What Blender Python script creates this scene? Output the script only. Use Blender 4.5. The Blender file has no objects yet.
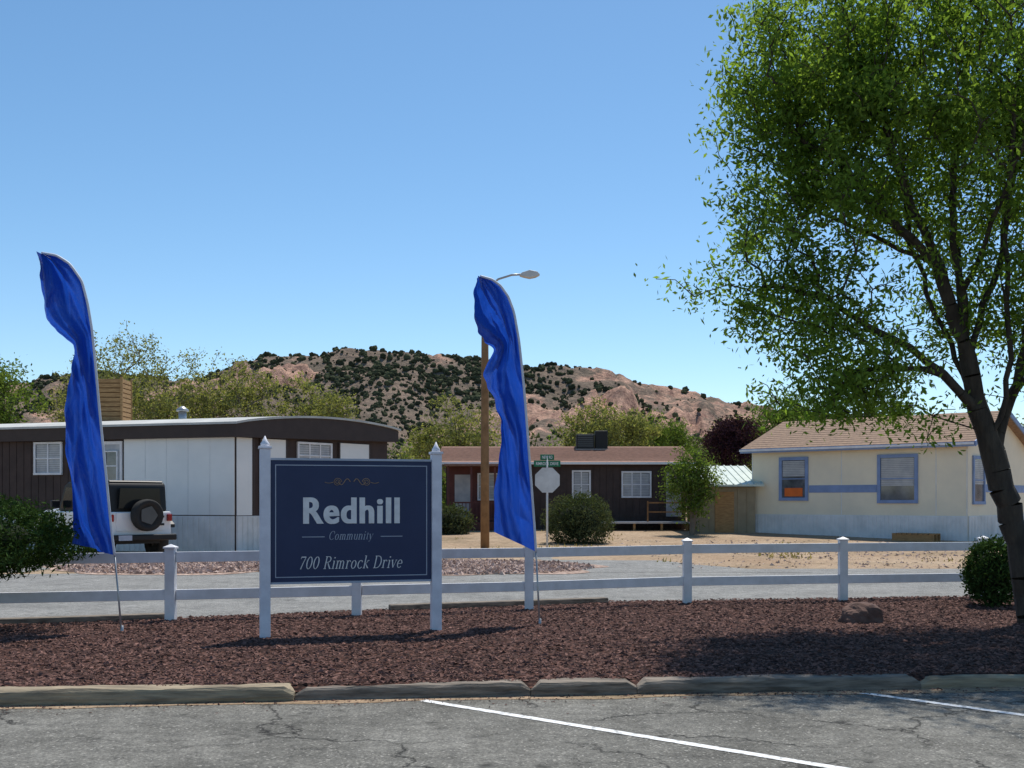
import bpy, bmesh, math, random
import numpy as np
from mathutils import Vector, Matrix
random.seed(7)
SC=bpy.context.scene
COL=SC.collection

# ------------------------------------------------------------ noise
def vnoise(x,y,seed=0):
    x=np.asarray(x,float);y=np.asarray(y,float)
    def h(i,j):
        n=np.sin(i*127.1+j*311.7+seed*74.7)*43758.5453
        return n-np.floor(n)
    xi=np.floor(x);yi=np.floor(y);fx=x-xi;fy=y-yi
    fx=fx*fx*(3-2*fx);fy=fy*fy*(3-2*fy)
    a=h(xi,yi);b=h(xi+1,yi);c=h(xi,yi+1);d=h(xi+1,yi+1)
    return (a*(1-fx)+b*fx)*(1-fy)+(c*(1-fx)+d*fx)*fy
def fbm(x,y,seed=0,o=4):
    s=0;a=.5
    for k in range(o):
        s=s+a*vnoise(np.asarray(x)*2**k,np.asarray(y)*2**k,seed+k*3);a*=.5
    return s
def sstep(a,b,x):
    t=np.clip((x-a)/(b-a),0,1);return t*t*(3-2*t)

# ------------------------------------------------------------ materials
def nodes(name):
    m=bpy.data.materials.new(name);m.use_nodes=True
    nt=m.node_tree;nt.nodes.clear()
    out=nt.nodes.new('ShaderNodeOutputMaterial')
    return m,nt,out
def N(nt,t,**kw):
    n=nt.nodes.new(t)
    for k,v in kw.items():
        if k in n.inputs: n.inputs[k].default_value=v
        else: setattr(n,k,v)
    return n
def c4(c): return (c[0],c[1],c[2],1)
def mixc(nt,fac,a,b,mode='MIX'):
    n=nt.nodes.new('ShaderNodeMix');n.data_type='RGBA';n.blend_type=mode
    for s,v in ((0,fac),(6,a),(7,b)):
        if hasattr(v,'links'): nt.links.new(v,n.inputs[s])
        else: n.inputs[s].default_value=v if s==0 else c4(v)
    return n.outputs[2]
def ramp(nt,src,p0,p1,c0=(0,0,0),c1=(1,1,1)):
    r=nt.nodes.new('ShaderNodeValToRGB');nt.links.new(src,r.inputs[0])
    r.color_ramp.elements[0].position=p0;r.color_ramp.elements[1].position=p1
    r.color_ramp.elements[0].color=c4(c0);r.color_ramp.elements[1].color=c4(c1)
    return r.outputs[0]
def noise(nt,co,scale,detail=5,rough=.6):
    n=N(nt,'ShaderNodeTexNoise');n.inputs['Scale'].default_value=scale
    n.inputs['Detail'].default_value=detail;n.inputs['Roughness'].default_value=rough
    nt.links.new(co,n.inputs['Vector']);return n.outputs['Fac']
def finish(nt,out,col,rough=.8,spec=.3,metal=0,bump=None,bd=.02,bs=.6):
    p=N(nt,'ShaderNodeBsdfPrincipled')
    if hasattr(col,'links'): nt.links.new(col,p.inputs['Base Color'])
    else: p.inputs['Base Color'].default_value=c4(col)
    if hasattr(rough,'links'): nt.links.new(rough,p.inputs['Roughness'])
    else: p.inputs['Roughness'].default_value=rough
    p.inputs['Specular IOR Level'].default_value=spec
    p.inputs['Metallic'].default_value=metal
    if bump is not None:
        b=N(nt,'ShaderNodeBump');b.inputs['Distance'].default_value=bd;b.inputs['Strength'].default_value=bs
        nt.links.new(bump,b.inputs['Height']);nt.links.new(b.outputs[0],p.inputs['Normal'])
    nt.links.new(p.outputs[0],out.inputs[0]);return p
def M(name,c,c2=None,rough=.7,scale=3,var=.18,spec=.3,metal=0,bd=0,bscale=40,stretch=None,lo=.35,hi=.65):
    m,nt,out=nodes(name)
    tc=N(nt,'ShaderNodeTexCoord').outputs['Object']
    if stretch:
        mp=N(nt,'ShaderNodeMapping');mp.inputs['Scale'].default_value=stretch
        nt.links.new(tc,mp.inputs[0]);tc=mp.outputs[0]
    if c2 is None: c2=tuple(x*(1-var) for x in c)
    f=ramp(nt,noise(nt,tc,scale),lo,hi)
    col=mixc(nt,f,c,c2)
    b=noise(nt,tc,bscale,3) if bd else None
    finish(nt,out,col,rough,spec,metal,b,bd)
    return m
def leafmat(name,a,b,trans=.45,tint=(1.25,1.25,.6),sc=.9):
    m,nt,out=nodes(name)
    g=N(nt,'ShaderNodeNewGeometry')
    tc=N(nt,'ShaderNodeTexCoord').outputs['Object']
    f=ramp(nt,noise(nt,tc,sc,3),.35,.65)
    c=mixc(nt,f,a,b)
    v=ramp(nt,g.outputs['Random Per Island'],0,1,(.6,.6,.6),(1.4,1.4,1.25))
    c=mixc(nt,1.0,c,v,'MULTIPLY')
    d=N(nt,'ShaderNodeBsdfDiffuse');nt.links.new(c,d.inputs[0])
    t=N(nt,'ShaderNodeBsdfTranslucent');c2=mixc(nt,1.0,c,tint,'MULTIPLY');nt.links.new(c2,t.inputs[0])
    ms=N(nt,'ShaderNodeMixShader');ms.inputs[0].default_value=trans
    nt.links.new(d.outputs[0],ms.inputs[1]);nt.links.new(t.outputs[0],ms.inputs[2])
    nt.links.new(ms.outputs[0],out.inputs[0]);return m
def chipmat(name,a,b):
    m,nt,out=nodes(name)
    g=N(nt,'ShaderNodeNewGeometry')
    c=ramp(nt,g.outputs['Random Per Island'],0,1,a,b)
    finish(nt,out,c,.85,.2);return m

# asphalt
def asphalt(name,base,light,crack=True):
    m,nt,out=nodes(name)
    tc=N(nt,'ShaderNodeTexCoord').outputs['Object']
    big=ramp(nt,noise(nt,tc,.9,8,.72),.38,.64)
    c=mixc(nt,big,base,light)
    fine=ramp(nt,noise(nt,tc,45,4,.8),.3,.7,(.4,.4,.4),(1.55,1.55,1.52))
    c=mixc(nt,1.0,c,fine,'MULTIPLY')
    med=ramp(nt,noise(nt,tc,7,6,.75),.3,.7,(.65,.65,.65),(1.3,1.3,1.28))
    c=mixc(nt,1.0,c,med,'MULTIPLY')
    v=N(nt,'ShaderNodeTexVoronoi');v.inputs['Scale'].default_value=70;nt.links.new(tc,v.inputs['Vector'])
    ag=ramp(nt,v.outputs['Color'],.80,.92)
    c=mixc(nt,ag,c,(.40,.38,.34))
    spots=ramp(nt,noise(nt,tc,2.3,4,.7),.60,.72)
    c=mixc(nt,spots,c,tuple(x*.45 for x in base))
    if crack:
        nn=N(nt,'ShaderNodeTexNoise');nn.inputs['Scale'].default_value=2.2;nn.inputs['Detail'].default_value=6
        nn.inputs['Roughness'].default_value=.65
        nt.links.new(tc,nn.inputs['Vector'])
        va=N(nt,'ShaderNodeVectorMath',operation='MULTIPLY_ADD');va.inputs[1].default_value=(.7,.7,.7)
        nt.links.new(nn.outputs['Color'],va.inputs[0]);nt.links.new(tc,va.inputs[2])
        for sc,wd,m0 in ((.6,.016,.40),(2.1,.020,.56)):
            vo=N(nt,'ShaderNodeTexVoronoi',feature='DISTANCE_TO_EDGE');vo.inputs['Scale'].default_value=sc
            nt.links.new(va.outputs[0],vo.inputs['Vector'])
            cr=ramp(nt,vo.outputs['Distance'],.0,wd,(1,1,1),(0,0,0))
            msk=ramp(nt,noise(nt,tc,.5+sc*.3,2),m0,m0+.12)
            cr=mixc(nt,1.0,cr,msk,'MULTIPLY')
            c=mixc(nt,cr,c,(.018,.017,.016))
    finish(nt,out,c,.9,.2,0,noise(nt,tc,80,4,.8),.012,.9);return m

MAT={}
MAT['asph']=asphalt('asphalt_old',(.130,.125,.113),(.23,.222,.202))
MAT['road']=asphalt('road_asphalt',(.19,.188,.183),(.28,.276,.268),False)
MAT['paint']=M('worn_white_paint',(.75,.75,.74),(.30,.30,.29),rough=.7,scale=18,lo=.5,hi=.66)
MAT['white']=M('white_vinyl',(.80,.79,.81),(.66,.65,.66),rough=.45,scale=4,bd=.001)
MAT['postw']=M('white_post_paint',(.74,.74,.8),(.6,.6,.66),rough=.5,scale=5,bd=.002)
MAT['timber_a']=M('weathered_timber_tan',(.38,.31,.21),(.19,.155,.11),rough=.95,scale=6,bd=.015,bscale=14,stretch=(.4,2,4))
MAT['timber_b']=M('weathered_timber_grey',(.27,.225,.18),(.10,.085,.07),rough=.95,scale=7,bd=.015,bscale=14,stretch=(.4,2,4))
MAT['wall_brown']=M('brown_siding',(.070,.046,.040),(.048,.032,.028),rough=.7,scale=2)
MAT['fascia_brown']=M('brown_fascia',(.058,.040,.035),rough=.6)
MAT['wall_white']=M('white_siding',(.82,.82,.80),(.74,.75,.74),rough=.75,scale=.8)
MAT['wall_cream']=M('cream_siding',(.84,.75,.58),(.74,.67,.53),rough=.7,scale=.8)
MAT['skirt_cream']=M('pale_skirting',(.78,.78,.78),(.62,.63,.63),rough=.6,scale=1.5)
MAT['blue_trim']=M('blue_trim',(.23,.32,.54),rough=.6)
MAT['maroon']=M('maroon_siding',(.15,.05,.042),(.10,.038,.034),rough=.7)
MAT['shingle_red']=M('shingle_red_brown',(.34,.19,.14),(.22,.125,.09),rough=.9,scale=6,bd=.02,bscale=12,stretch=(1,1,4))
MAT['shingle_tan']=M('shingle_tan',(.34,.225,.15),(.21,.14,.10),rough=.9,scale=7,bd=.02,bscale=14,stretch=(1,1,4))
MAT['roof_pale']=M('roof_coating',(.55,.55,.52),(.42,.42,.4),rough=.7,scale=1)
MAT['metal_green']=M('pale_green_metal_roof',(.62,.68,.60),(.5,.57,.5),rough=.4,metal=0,scale=2)
MAT['beige']=M('beige_wall',(.33,.27,.18),rough=.8)
MAT['glass']=M('window_glass',(.05,.06,.075),(.16,.17,.19),rough=.08,spec=.8,scale=1.6)
MAT['curtain']=M('window_blinds',(.5,.5,.5),(.36,.37,.4),rough=.6,scale=3)
MAT['orange']=M('orange_notice',(.75,.16,.03),rough=.6)
MAT['wood']=M('raw_wood',(.42,.25,.11),(.28,.16,.07),rough=.8,scale=5,stretch=(1,1,5))
MAT['polebrown']=M('brown_pole',(.30,.17,.08),(.2,.11,.05),rough=.8,scale=3,bd=.01)
MAT['galv']=M('galvanised_metal',(.42,.43,.44),rough=.4,metal=.6)
MAT['signback']=M('sign_back_aluminium',(.62,.62,.62),(.5,.5,.5),rough=.5)
MAT['green']=M('street_sign_green',(.01,.16,.08),rough=.5)
MAT['navy']=M('navy_panel',(.014,.028,.085),(.018,.034,.098),rough=.4,scale=2)
MAT['letter']=M('letter_white',(.8,.8,.8),rough=.6)
MAT['letter_dim']=M('letter_grey',(.42,.47,.56),rough=.6)
MAT['bronze']=M('flourish_bronze',(.36,.24,.16),rough=.6)
MAT['carw']=M('car_white_paint',(.82,.83,.84),(.78,.79,.8),rough=.2,spec=.6)
MAT['black']=M('black_plastic',(.016,.016,.017),rough=.5)
MAT['rubber']=M('rubber',(.02,.02,.021),(.035,.033,.03),rough=.85,bd=.004)
MAT['rim']=M('wheel_rim',(.1,.1,.105),rough=.35,metal=.7)
MAT['tail']=M('tail_light_red',(.35,.01,.01),rough=.2)
MAT['carglass']=M('car_glass',(.012,.014,.016),rough=.12,spec=.25)
MAT['bark']=M('tree_bark',(.085,.066,.05),(.04,.032,.027),rough=.95,scale=9,bd=.04,bscale=20,stretch=(1,1,.25))
MAT['bark2']=M('pale_bark',(.20,.165,.125),(.13,.11,.09),rough=.95,scale=4)
MAT['rock']=M('red_rock',(.17,.10,.08),(.09,.055,.045),rough=.95,scale=5,bd=.03,bscale=12)
MAT['leaf_main']=leafmat('leaf_main',(.120,.195,.042),(.185,.27,.068),.56,(1.4,1.42,.62))
MAT['leaf_dark']=leafmat('leaf_juniper',(.034,.064,.020),(.055,.092,.030),.15)
MAT['leaf_spring']=leafmat('leaf_spring',(.20,.22,.085),(.25,.255,.12),.42)
MAT['leaf_green']=leafmat('leaf_green',(.10,.155,.038),(.155,.215,.06),.42)
MAT['leaf_sage']=leafmat('leaf_sage',(.06,.078,.038),(.10,.115,.066),.25)
MAT['leaf_purple']=leafmat('leaf_purple',(.035,.018,.03),(.06,.03,.045),.2)
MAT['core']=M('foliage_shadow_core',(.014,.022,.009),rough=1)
MAT['juniper']=leafmat('hill_juniper',(.045,.052,.034),(.075,.082,.052),.0,sc=.03)
MAT['chip']=chipmat('mulch_chips',(.038,.019,.015),(.235,.122,.096))
MAT['pebble']=chipmat('gravel_pebbles',(.25,.16,.12),(.6,.45,.38))
MAT['straw']=leafmat('dry_grass',(.34,.27,.13),(.27,.23,.11),.3)

def flagmat():
    m,nt,out=nodes('blue_flag_fabric')
    tc=N(nt,'ShaderNodeTexCoord').outputs['Object']
    c=mixc(nt,noise(nt,tc,3),(.012,.055,.34),(.018,.075,.42))
    p=N(nt,'ShaderNodeBsdfPrincipled');nt.links.new(c,p.inputs['Base Color'])
    p.inputs['Roughness'].default_value=.36;p.inputs['Specular IOR Level'].default_value=.6
    b=N(nt,'ShaderNodeBump');b.inputs['Distance'].default_value=.06;b.inputs['Strength'].default_value=.9
    mp=N(nt,'ShaderNodeMapping');mp.inputs['Scale'].default_value=(5,5,1.6);mp.inputs['Rotation'].default_value=(0,.6,0)
    nt.links.new(tc,mp.inputs[0]);nt.links.new(noise(nt,mp.outputs[0],2.4,4),b.inputs['Height'])
    nt.links.new(b.outputs[0],p.inputs['Normal'])
    t=N(nt,'ShaderNodeBsdfTranslucent');t.inputs[0].default_value=(.016,.10,.60,1)
    ms=N(nt,'ShaderNodeMixShader');ms.inputs[0].default_value=.36
    nt.links.new(p.outputs[0],ms.inputs[1]);nt.links.new(t.outputs[0],ms.inputs[2]);nt.links.new(ms.outputs[0],out.inputs[0])
    return m
MAT['flag']=flagmat()
def groundmat():
    m,nt,out=nodes('dirt_ground')
    tc=N(nt,'ShaderNodeTexCoord').outputs['Object']
    a=ramp(nt,noise(nt,tc,.25,6,.65),.35,.65)
    c=mixc(nt,a,(.34,.235,.15),(.44,.33,.225))
    g=ramp(nt,noise(nt,tc,.16,7,.8),.50,.64)
    c=mixc(nt,g,c,(.24,.18,.11))
    f=ramp(nt,noise(nt,tc,5,6,.85),.3,.7,(.5,.5,.5),(1.35,1.35,1.35))
    c=mixc(nt,1.0,c,f,'MULTIPLY')
    finish(nt,out,c,.95,.15,0,noise(nt,tc,14,5),.05,.8);return m
def gravelmat(name,a,b,d,sc=22):
    m,nt,out=nodes(name)
    tc=N(nt,'ShaderNodeTexCoord').outputs['Object']
    v=N(nt,'ShaderNodeTexVoronoi');v.inputs['Scale'].default_value=sc;nt.links.new(tc,v.inputs['Vector'])
    s=N(nt,'ShaderNodeSeparateColor');nt.links.new(v.outputs['Color'],s.inputs[0])
    c=mixc(nt,s.outputs[0],a,b)
    e=ramp(nt,v.outputs['Distance'],.25,.75)
    c=mixc(nt,e,c,d)
    f=ramp(nt,noise(nt,tc,.8,4),.35,.65,(.75,.75,.75),(1.15,1.15,1.15))
    c=mixc(nt,1.0,c,f,'MULTIPLY')
    i=N(nt,'ShaderNodeInvert');nt.links.new(v.outputs['Distance'],i.inputs['Color'])
    finish(nt,out,c,.95,.15,0,i.outputs[0],.03,1);return m
MAT['dirt']=groundmat()
MAT['mulch']=gravelmat('mulch',(.065,.03,.022),(.18,.085,.062),(.025,.012,.01))
MAT['pink']=gravelmat('pink_gravel',(.45,.33,.27),(.6,.46,.38),(.25,.17,.13),9)
def hillmat():
    m,nt,out=nodes('hill_soil_rock')
    tc=N(nt,'ShaderNodeTexCoord').outputs['Object']
    a=ramp(nt,noise(nt,tc,.05,7,.7),.35,.62)
    c=mixc(nt,a,(.18,.14,.095),(.29,.205,.145))
    at=N(nt,'ShaderNodeAttribute');at.attribute_name='rock'
    mm=N(nt,'ShaderNodeMath',operation='ADD');nt.links.new(at.outputs['Fac'],mm.inputs[0])
    nn=N(nt,'ShaderNodeMapRange');nt.links.new(noise(nt,tc,.12,6,.75),nn.inputs[0]);nn.inputs[1].default_value=.3;nn.inputs[2].default_value=.7;nn.inputs[3].default_value=-.25;nn.inputs[4].default_value=.25
    nt.links.new(nn.outputs[0],mm.inputs[1])
    r=ramp(nt,mm.outputs[0],.32,.46)
    mp=N(nt,'ShaderNodeMapping');mp.inputs['Scale'].default_value=(1.2,.5,.35);mp.inputs['Rotation'].default_value=(0,.5,0);nt.links.new(tc,mp.inputs[0])
    st=ramp(nt,noise(nt,mp.outputs[0],.22,7,.8),.44,.62)
    rc=mixc(nt,st,(.66,.40,.28),(.27,.145,.105))
    c=mixc(nt,r,c,rc)
    f=ramp(nt,noise(nt,tc,.5,6,.85),.34,.66,(.5,.51,.5),(1.35,1.35,1.35))
    c=mixc(nt,1.0,c,f,'MULTIPLY')
    c=mixc(nt,.05,c,(.40,.48,.62))  # slight aerial haze painted into the hill colour as a blue tint
    finish(nt,out,c,1,.05,0,noise(nt,tc,.2,7,.75),3.0,.9);return m
MAT['hill']=hillmat()

# ------------------------------------------------------------ geometry helpers
def obj(name,verts,faces,mat=None,parent=None,smooth=False):
    me=bpy.data.meshes.new(name)
    if isinstance(verts,np.ndarray) and isinstance(faces,np.ndarray):
        nv=len(verts);nf,k=faces.shape
        me.vertices.add(nv);me.vertices.foreach_set('co',verts.astype(np.float32).ravel())
        me.loops.add(nf*k);me.loops.foreach_set('vertex_index',faces.astype(np.int32).ravel())
        me.polygons.add(nf);me.polygons.foreach_set('loop_start',np.arange(0,nf*k,k,dtype=np.int32))
        me.update(calc_edges=True);me.validate()
    else:
        v=verts.tolist() if isinstance(verts,np.ndarray) else verts
        f=faces.tolist() if isinstance(faces,np.ndarray) else faces
        me.from_pydata(v,[],f);me.update()
    me.polygons.foreach_set('use_smooth',[bool(smooth)]*len(me.polygons))
    o=bpy.data.objects.new(name,me);COL.objects.link(o)
    if mat: me.materials.append(MAT[mat] if isinstance(mat,str) else mat)
    if parent: o.parent=parent
    return o
def empty(name,loc=(0,0,0),rz=0):
    e=bpy.data.objects.new(name,None);COL.objects.link(e);e.location=loc;e.rotation_euler=(0,0,rz);e.empty_display_size=.3
    return e
BF=[(0,3,2,1),(4,5,6,7),(0,1,5,4),(1,2,6,5),(2,3,7,6),(3,0,4,7)]
def boxes(name,bl,mat,parent=None,frame=None,bevel=0):
    """bl: (u0,u1,n0,n1,z0,z1); frame=(ox,oy,dx,dy): u along d, n outward"""
    V=[];F=[]
    ox,oy,dx,dy=frame if frame else (0,0,1,0)
    nx,ny=(dy,-dx)
    for (u0,u1,n0,n1,z0,z1) in bl:
        k=len(V)
        for z in (z0,z1):
            for u,n in ((u0,n1),(u1,n1),(u1,n0),(u0,n0)):
                V.append((ox+dx*u+nx*n,oy+dy*u+ny*n,z))
        F+= [tuple(k+i for i in f) for f in BF]
    o=obj(name,V,F,mat,parent)
    if bevel:
        b=o.modifiers.new('b','BEVEL');b.width=bevel;b.segments=2;b.limit_method='ANGLE'
    return o
def tubes(P0,P1,R0,R1,k=5):
    P0=np.array(P0,float);P1=np.array(P1,float);R0=np.array(R0,float);R1=np.array(R1,float)
    d=P1-P0;L=np.linalg.norm(d,axis=1,keepdims=True);d=d/np.maximum(L,1e-6)
    ref=np.where(np.abs(d[:,2:3])>.9,np.array([[1.,0,0]]),np.array([[0,0,1.]]))
    a=np.cross(d,ref);a/=np.maximum(np.linalg.norm(a,axis=1,keepdims=True),1e-6);b=np.cross(d,a)
    n=len(P0);V=np.zeros((n,2*k,3))
    for i in range(k):
        t=2*math.pi*i/k;w=a*math.cos(t)+b*math.sin(t)
        V[:,i]=P0+w*R0[:,None];V[:,k+i]=P1+w*R1[:,None]
    base=(np.arange(n)*2*k)[:,None]
    F=[]
    for i in range(k):
        j=(i+1)%k
        F.append(np.concatenate([base+i,base+j,base+k+j,base+k+i],1))
    return V.reshape(-1,3),np.concatenate(F,0)
def polytube(name,pts,r,mat,parent=None,k=10):
    r=[r]*len(pts) if not hasattr(r,'__len__') else r
    P=[Vector(p) for p in pts];V=[];F=[]
    prev=None
    for i,p in enumerate(P):
        d=(P[min(i+1,len(P)-1)]-P[max(i-1,0)]).normalized()
        if prev is None:
            a=d.cross(Vector((0,1,0)));a=a if a.length>.1 else d.cross(Vector((1,0,0)))
        else: a=prev-d*prev.dot(d)
        a.normalize();prev=a;b=d.cross(a)
        for j in range(k):
            t=2*math.pi*j/k;V.append(tuple(p+(a*math.cos(t)+b*math.sin(t))*r[i]))
    for i in range(len(P)-1):
        for j in range(k):
            F.append((i*k+j,i*k+(j+1)%k,(i+1)*k+(j+1)%k,(i+1)*k+j))
    F.append(tuple(range(k))[::-1]);F.append(tuple((len(P)-1)*k+j for j in range(k)))
    return obj(name,V,F,mat,parent,True)
def prism(name,poly,axis,t0,t1,mat,parent=None,bevel=0):
    V=[]
    for t in (t0,t1):
        for a,z in poly: V.append((t,a,z) if axis=='x' else (a,t,z))
    n=len(poly);F=[tuple(range(n))[::-1],tuple(range(n,2*n))]+[(i,(i+1)%n,n+(i+1)%n,n+i) for i in range(n)]
    o=obj(name,V,F,mat,parent)
    bm=bmesh.new();bm.from_mesh(o.data);bmesh.ops.recalc_face_normals(bm,faces=bm.faces);bm.to_mesh(o.data);bm.free()
    if bevel:
        b=o.modifiers.new('b','BEVEL');b.width=bevel;b.segments=3;b.limit_method='ANGLE'
    return o
def leaves(C,L,W,rng,droop=0):
    n=len(C);a=rng.normal(size=(n,3));a[:,2]-=droop
    a/=np.linalg.norm(a,axis=1,keepdims=True);r=rng.normal(size=(n,3));b=np.cross(a,r);b/=np.linalg.norm(b,axis=1,keepdims=True)
    s=(.6+.8*rng.random(n))[:,None]
    a=a*L/2*s;b=b*W/2*s
    V=np.stack([C-a,C+b,C+a,C-b],1).reshape(-1,3)
    F=np.arange(4*n).reshape(n,4);return V,F

def make_tree(name,trunks,ells,ncl,nl,leaf,lw,spread,lmat,bmat,seed,tip=.005,ex=1.95,droop=0,seg=.28,shell=2.2,holes=0,wob=.12):
    rng=np.random.default_rng(seed)
    root=empty(name,trunks[0][0])
    base=np.array(trunks[0][0],float)
    pos=[];par=[];plen=[]
    def add(p,pa):
        pos.append(np.array(p,float));par.append(pa)
        plen.append(0 if pa<0 else plen[pa]+np.linalg.norm(pos[-1]-pos[pa]));return len(pos)-1
    for ti,tr in enumerate(trunks):
        if ti==0: cur=add(tr[0],-1)
        else:
            A=np.array(pos);cur=int(np.argmin(np.linalg.norm(A-np.array(tr[0]),axis=1)))
        for q in tr[1:]:
            s=pos[cur];q=np.array(q,float);k=max(1,int(np.linalg.norm(q-s)/seg))
            for i in range(1,k+1):
                p=s+(q-s)*i/k+(rng.normal(size=3)*.02 if i<k else 0)
                cur=add(p,cur)
    vol=np.array([e[3]*e[4]*e[5]*(e[6] if len(e)>6 else 1) for e in ells]);vol/=vol.sum()
    T=[]
    while len(T)<ncl:
        e=ells[rng.choice(len(ells),p=vol)]
        d=rng.normal(size=3);d/=np.linalg.norm(d);r=rng.random()**(1/shell)
        p=np.array(e[:3])+d*r*np.array(e[3:6])*(.85+.3*rng.random())
        if holes and vnoise(p[0]*1.3+p[1]*.9,p[2]*1.3-p[1]*.7,seed)<holes: continue
        T.append(p)
    T=np.array(T);A=np.array(pos)
    dm=np.array([np.min(np.linalg.norm(A-t,axis=1)) for t in T])
    T=T[np.argsort(dm)]
    tips=[]
    skip=max(2,int(len(trunks[0])*.3))
    for t in T:
        A=np.array(pos);d=np.linalg.norm(A-t,axis=1)
        cost=d+.9*np.maximum(0,A[:,2]-t[2]+.35*d)+.12*np.array(plen)
        cost[:skip]+=100
        n0=int(np.argmin(cost));s=pos[n0];D=d[n0]
        k=max(2,int(D/seg));ctrl=(s+t)/2+np.array([0,0,.12*D])+rng.normal(size=3)*wob*D
        if droop: ctrl[2]+=.1*D
        cur=n0
        for i in range(1,k+1):
            u=i/k;p=(1-u)**2*s+2*u*(1-u)*ctrl+u*u*t;cur=add(p,cur)
        tips.append(cur)
    n=len(pos);cnt=np.zeros(n);isp=np.zeros(n,bool)
    for i in range(n):
        if par[i]>=0:isp[par[i]]=True
    cnt[~isp]=1
    for i in range(n-1,-1,-1):
        if par[i]>=0: cnt[par[i]]+=cnt[i]
    R=tip*np.maximum(cnt,1)**(1/ex)
    A=np.array(pos);ch=[i for i in range(n) if par[i]>=0]
    pr=[par[i] for i in ch]
    R0=np.array([min(R[p],R[c]*1.6) for p,c in zip(pr,ch)])
    V,F=tubes(A[pr]-base,A[ch]-base,R0,R[ch],7)
    obj('trunk_and_branches',V,F,bmat,root,True)
    C=[]
    tp=A[tips]
    pp=A[[par[i] for i in tips]]
    for i in range(len(tp)):
        m=int(nl*(.25+1.5*rng.random()))
        u=rng.random((m,1))
        sp=spread*(.7+.6*rng.random())
        C.append(pp[i]*(1-u)*.8+tp[i]*(.2+.8*u)+rng.normal(size=(m,3))*sp*np.array([1,1,.8])-np.array([0,0,droop*sp])*rng.random((m,1)))
    C=np.concatenate(C)-base
    V,F=leaves(C,leaf,lw,rng,droop)
    obj('foliage',V,F,lmat,root)
    return root
def make_shrub(name,ctr,rad,n,leaf,lw,lmat,seed,ground=0,trunk=True):
    rng=np.random.default_rng(seed)
    root=empty(name,(ctr[0],ctr[1],ground))
    d=rng.normal(size=(n,3));d/=np.linalg.norm(d,axis=1,keepdims=True)
    ang=np.arctan2(d[:,1],d[:,0])
    f=.80+.38*vnoise(ang*2.2+9,d[:,2]*3.2+3,seed)+.22*vnoise(ang*6+30,d[:,2]*8,seed+4)
    r=f*(.78+.25*rng.random(n)**.5)
    P=d*r[:,None]*np.array(rad)+rng.normal(size=(n,3))*leaf*.6
    P[:,2]+=ctr[2]-ground
    P[:,2]=np.maximum(P[:,2],.03)
    V,F=leaves(P,leaf,lw,rng);obj('foliage',V,F,lmat,root)
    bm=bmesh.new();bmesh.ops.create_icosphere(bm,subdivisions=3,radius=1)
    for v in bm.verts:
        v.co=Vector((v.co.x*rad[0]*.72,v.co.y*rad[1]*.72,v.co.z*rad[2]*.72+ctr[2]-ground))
    me=bpy.data.meshes.new('inner_shade_core');bm.to_mesh(me);bm.free();me.materials.append(MAT['core'])  # solid near-black core paints the shade inside the foliage and blocks see-through
    o=bpy.data.objects.new('inner_shade_core',me);COL.objects.link(o);o.parent=root
    if trunk: polytube('trunk',[(0,0,-.02),(.03,0,(ctr[2]-ground)*.5),(0,.02,ctr[2]-ground)],[.07,.055,.04],'bark',root)
    return root

# ------------------------------------------------------------ terrain
def gz(x,y):
    return .3*sstep(36,50,np.asarray(y,float))
def Yc(x): return 9.19+.1027*x
BX=[-30,-12,-6.7,-4.58,-1.94,1.4,8.6,14,30];BY=[12,13.4,14.3,15.1,16.2,17.5,18.6,19,19.6]
def Yb(x): return np.interp(x,BX,BY)
gx=np.unique(np.concatenate([np.linspace(-3000,-80,20),np.linspace(-80,80,161),np.linspace(80,3000,20)]))
gy=np.unique(np.concatenate([np.linspace(-200,-20,8),np.linspace(-20,26,24),np.linspace(26,90,129),np.linspace(90,3200,30)]))
GX,GY=np.meshgrid(gx,gy)
GZ=gz(GX,GY)+.10*(fbm(GX*.35,GY*.35,5)-.45)*sstep(27,31,GY)*(1-sstep(80,120,GY))
def gridfaces(nx,ny):
    i=np.arange(nx-1)[None,:]+np.arange(ny-1)[:,None]*nx
    return np.stack([i,i+1,i+1+nx,i+nx],-1).reshape(-1,4)
obj('ground',np.stack([GX,GY,GZ],-1).reshape(-1,3),gridfaces(len(gx),len(gy)),'dirt',None,True)
obj('parking_lot',[(-40,-15,.004),(40,-15,.004),(40,Yc(40)+.1,.004),(-40,Yc(-40)+.1,.004)],[(0,1,2,3)],'asph')
def stripe(name,a,b,w):
    a=Vector(a);b=Vector(b);d=(b-a).normalized();n=Vector((-d.y,d.x))*w/2
    V=[];k=40;F=[]
    for i in range(k+1):
        p=a+(b-a)*i/k;j=random.uniform(-.06,.06);j2=random.uniform(-.06,.06)
        V+=[(p.x+n.x*(1+j),p.y+n.y*(1+j),.008),(p.x-n.x*(1+j2),p.y-n.y*(1+j2),.008)]
        if i<k:F.append((2*i,2*i+1,2*i+3,2*i+2))
    obj(name,V,F,'paint')
stripe('parking_line',(-.73,9.02),(2.95,5.95),.085)
stripe('parking_line',(2.94,9.42),(6.3,5.9),.085)
xs=np.linspace(-60,60,241);V=[]
far=25.2+.9*np.sin(xs*.11+.7)+.03*xs+.35*(fbm(xs*.8,xs*0,3)-.45)
for x,f in zip(xs,far): V+=[(x,float(Yb(x))-.15,.004),(x,f,.004)]
obj('road',V,[(2*i,2*i+2,2*i+3,2*i+1) for i in range(len(xs)-1)],'road')
obj('driveway',[(-17,25.0,.008),(-11.2,25.0,.008),(-9.6,33.6,.008),(-17,35.8,.008)],[(0,1,2,3)],'road')
V=[];F=[]
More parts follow.
